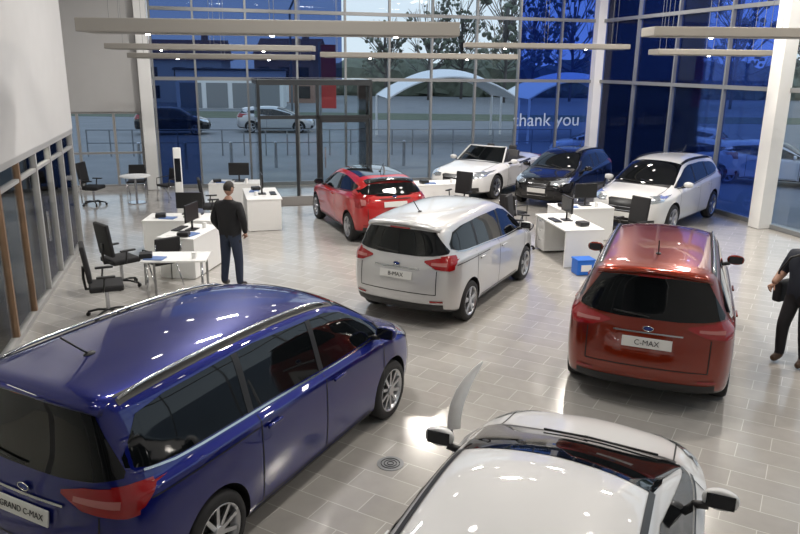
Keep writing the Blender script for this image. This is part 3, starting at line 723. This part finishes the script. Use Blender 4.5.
for i in range(80):
    bm=bmesh.new(); bmesh.ops.create_icosphere(bm,subdivisions=2,radius=random.uniform(1.4,3.2))
    for v in bm.verts: v.co*=random.uniform(.8,1.2)
    b.addbm(bm,LEAF,False,Matrix.Translation((-12+i*.9,random.uniform(-.5,.5),1.8)))
b.obj('hedge',loc=(0,96,-.07))
BRK=mat('brick_wall',(.34,.2,.15),.9,noise=.2,nscale=4); ROOF=mat('roof_tiles',(.26,.13,.10),.9,noise=.2,nscale=6)
def house(x,y,w,d,h,rz,wm,name='house'):
    b=MB(); b.box((0,0,h/2),(w,d,h),wm)
    b.add([(-w/2-.3,-d/2-.3,h),(w/2+.3,-d/2-.3,h),(w/2+.3,d/2+.3,h),(-w/2-.3,d/2+.3,h),(-w/2-.3,0,h*1.5),(w/2+.3,0,h*1.5)],[[0,1,5,4],[2,3,4,5],[0,4,3],[1,2,5],[0,3,2,1]],ROOF)
    for i in range(3): b.box((-w/3+i*w/3,-d/2-.02,h*.7),(1.1,.06,1.1),SCREEN); b.box((-w/3+i*w/3,-d/2-.02,h*.25),(1.3 if i!=1 else .95,.06,1.2 if i!=1 else 2),SCREEN if i!=1 else WHITE)
    b.box((w/4,0,h*1.55),(.6,.6,1),BRK); b.obj(name,loc=(x,y,-.07),rz=rz)
house(-22,76,8,7,4.0,.1,mat('render_wall',(.62,.6,.55),.9)); house(-11.5,78,6,7,4.2,-.1,BRK); house(-34,78,9,7,4.0,.2,BRK)
b=MB(); b.box((0,0,1.6),(9,5,3.2),WHITE)
for i in range(4): b.box((-3.3+i*2.2,-2.52,1.1),(1.8,.06,2.1),GREYM)
b.box((0,0,3.25),(9.4,5.4,.15),DARKM); b.obj('garage_building',loc=(-15,66,-.07),rz=.1)
CAN=mat('canopy_fabric',(.85,.86,.86),.7)
def canopy(x,y,w,d,z0,hh,rz):
    b=MB(); vs=[];fs=[];n=20;mm=10
    for i in range(n+1):
        u=-1+2*i/n
        for j in range(mm+1):
            v=-1+2*j/mm; z=z0+hh*(1-abs(u)**2.2)*(.75+.25*(1-v*v)) ; vs.append((u*w/2,v*d/2,z))
    for i in range(n):
        for j in range(mm): a=i*(mm+1)+j; fs.append([a,a+mm+1,a+mm+2,a+1])
    b.add(vs,fs,CAN,True)
    for sx in (-1,1):
        for sy in (-1,1): b.cyl((sx*w/2,sy*d/2,0),(sx*w/2,sy*d/2,z0),.06,WHITE)
    for sy in(-1,1): b.tube([(u*w/2,sy*d/2,z0+hh*(1-abs(u)**2.2)*.75) for u in np.linspace(-1,1,17)],.05,WHITE)
    b.obj('canopy_tent',loc=(x,y,-.065),rz=rz)
canopy(2.2,38.5,6.5,5,2.2,1.4,.15); canopy(9.0,40,6,5,2.2,1.3,.15)
b=MB()
for i in range(24):
    x=-12+i*.9; b.cyl((x,0,0),(x,0,1.1),.03,GREYM,n=8)
for z in (.55,1.08): b.cyl((-12,0,z),(8.7,0,z),.025,GREYM,n=8)
b.obj('railing',loc=(-1,31.5,-.06),rz=.15)
for i in range(7):
    b=MB(); b.cyl((0,0,0),(0,0,.95),.06,CHROME,n=14); b.ell((0,0,.95),(.06,.06,.03),CHROME); b.obj('bollard',loc=(-9.5+i*1.6,26.2+i*.3,-.065))
b=MB(); b.cyl((0,0,0),(0,0,4.6),.05,GREYM); b.box((.32,0,3.3),(.6,.02,2.4),mat('banner_red',(.5,.03,.03),.7)); b.obj('banner_flag',loc=(-3.2,29,-.065))
for x,y in ((-7,47),(14,48)):
    b=MB(); b.tube([(0,0,0),(0,0,7),(.3,0,7.6),(1.2,0,7.8)],.07,GREYM); b.box((1.5,0,7.8),(.7,.2,.1),GREYM); b.obj('street_lamp',loc=(x,y,-.065))

# ---------------- lights ----------------
for a in (-.5,3.2,6.9,10.6):
    for bb in (1.5,5.5,9.5,13.5,17.5,20.8):
        x,y=RW(a,bb)
        b=MB(); b.cyl((0,0,0),(0,0,.05),.16,GREYM,n=20); b.cyl((0,0,-.01),(0,0,.0),.13,LIT,n=20); b.obj('ceiling_spotlight',loc=(x,y,6.945))
EN={2.5:75,8.:185,13.5:290,19.:240}
for a in (1.0,6.0,11.0):
    for bb in (2.5,8.,13.5,19.):
        x,y=RW(a,bb); l=bpy.data.lights.new('area','AREA'); l.shape='RECTANGLE'; l.size=.8; l.size_y=.3; l.energy=EN[bb]*(.85 if a<3 else 1); l.color=(1,.92,.82) if a>3 else (1,.965,.92)
        o=bpy.data.objects.new('ceiling_light',l); COL.objects.link(o); o.location=(x,y,6.85); o.rotation_euler=(0,0,TH)
for bb in (5,9,13):
    x,y=RW(-3.7,bb); l=bpy.data.lights.new('area','AREA'); l.size=1; l.energy=60; l.color=(1,.9,.75); o=bpy.data.objects.new('office_light',l); COL.objects.link(o); o.location=(x,y,2.9)
w=bpy.data.worlds.new('World'); sc.world=w; w.use_nodes=True; nt=w.node_tree
bg=nt.nodes['Background']; tc=nt.nodes.new('ShaderNodeTexCoord'); sp=nt.nodes.new('ShaderNodeSeparateXYZ'); cr=nt.nodes.new('ShaderNodeValToRGB')
nt.links.new(tc.outputs['Generated'],sp.inputs[0]); nt.links.new(sp.outputs['Z'],cr.inputs[0]); nt.links.new(cr.outputs[0],bg.inputs[0])
cr.color_ramp.elements[0].color=(.62,.70,.78,1); cr.color_ramp.elements[1].color=(.44,.56,.76,1); cr.color_ramp.elements[1].position=.7
bg.inputs[1].default_value=1.25

# ---------------- camera ----------------
cam=bpy.data.cameras.new('camera'); co=bpy.data.objects.new('camera',cam); COL.objects.link(co); sc.camera=co
cam.sensor_width=36; cam.lens=36*720/800
pt=math.radians(15.65); rl=math.radians(.67)
fw=Vector((0,math.cos(pt),-math.sin(pt))); U=Vector((0,math.sin(pt),math.cos(pt))); Rr=Vector((1,0,0))
r=Rr*math.cos(rl)+U*math.sin(rl); u=U*math.cos(rl)-Rr*math.sin(rl)
M=Matrix((r,u,-fw)).transposed().to_4x4(); M.translation=Vector((0,0,3.699)); co.matrix_world=M
cam.clip_end=500
sc.view_settings.view_transform='Standard'; sc.view_settings.look='None'; sc.view_settings.exposure=0
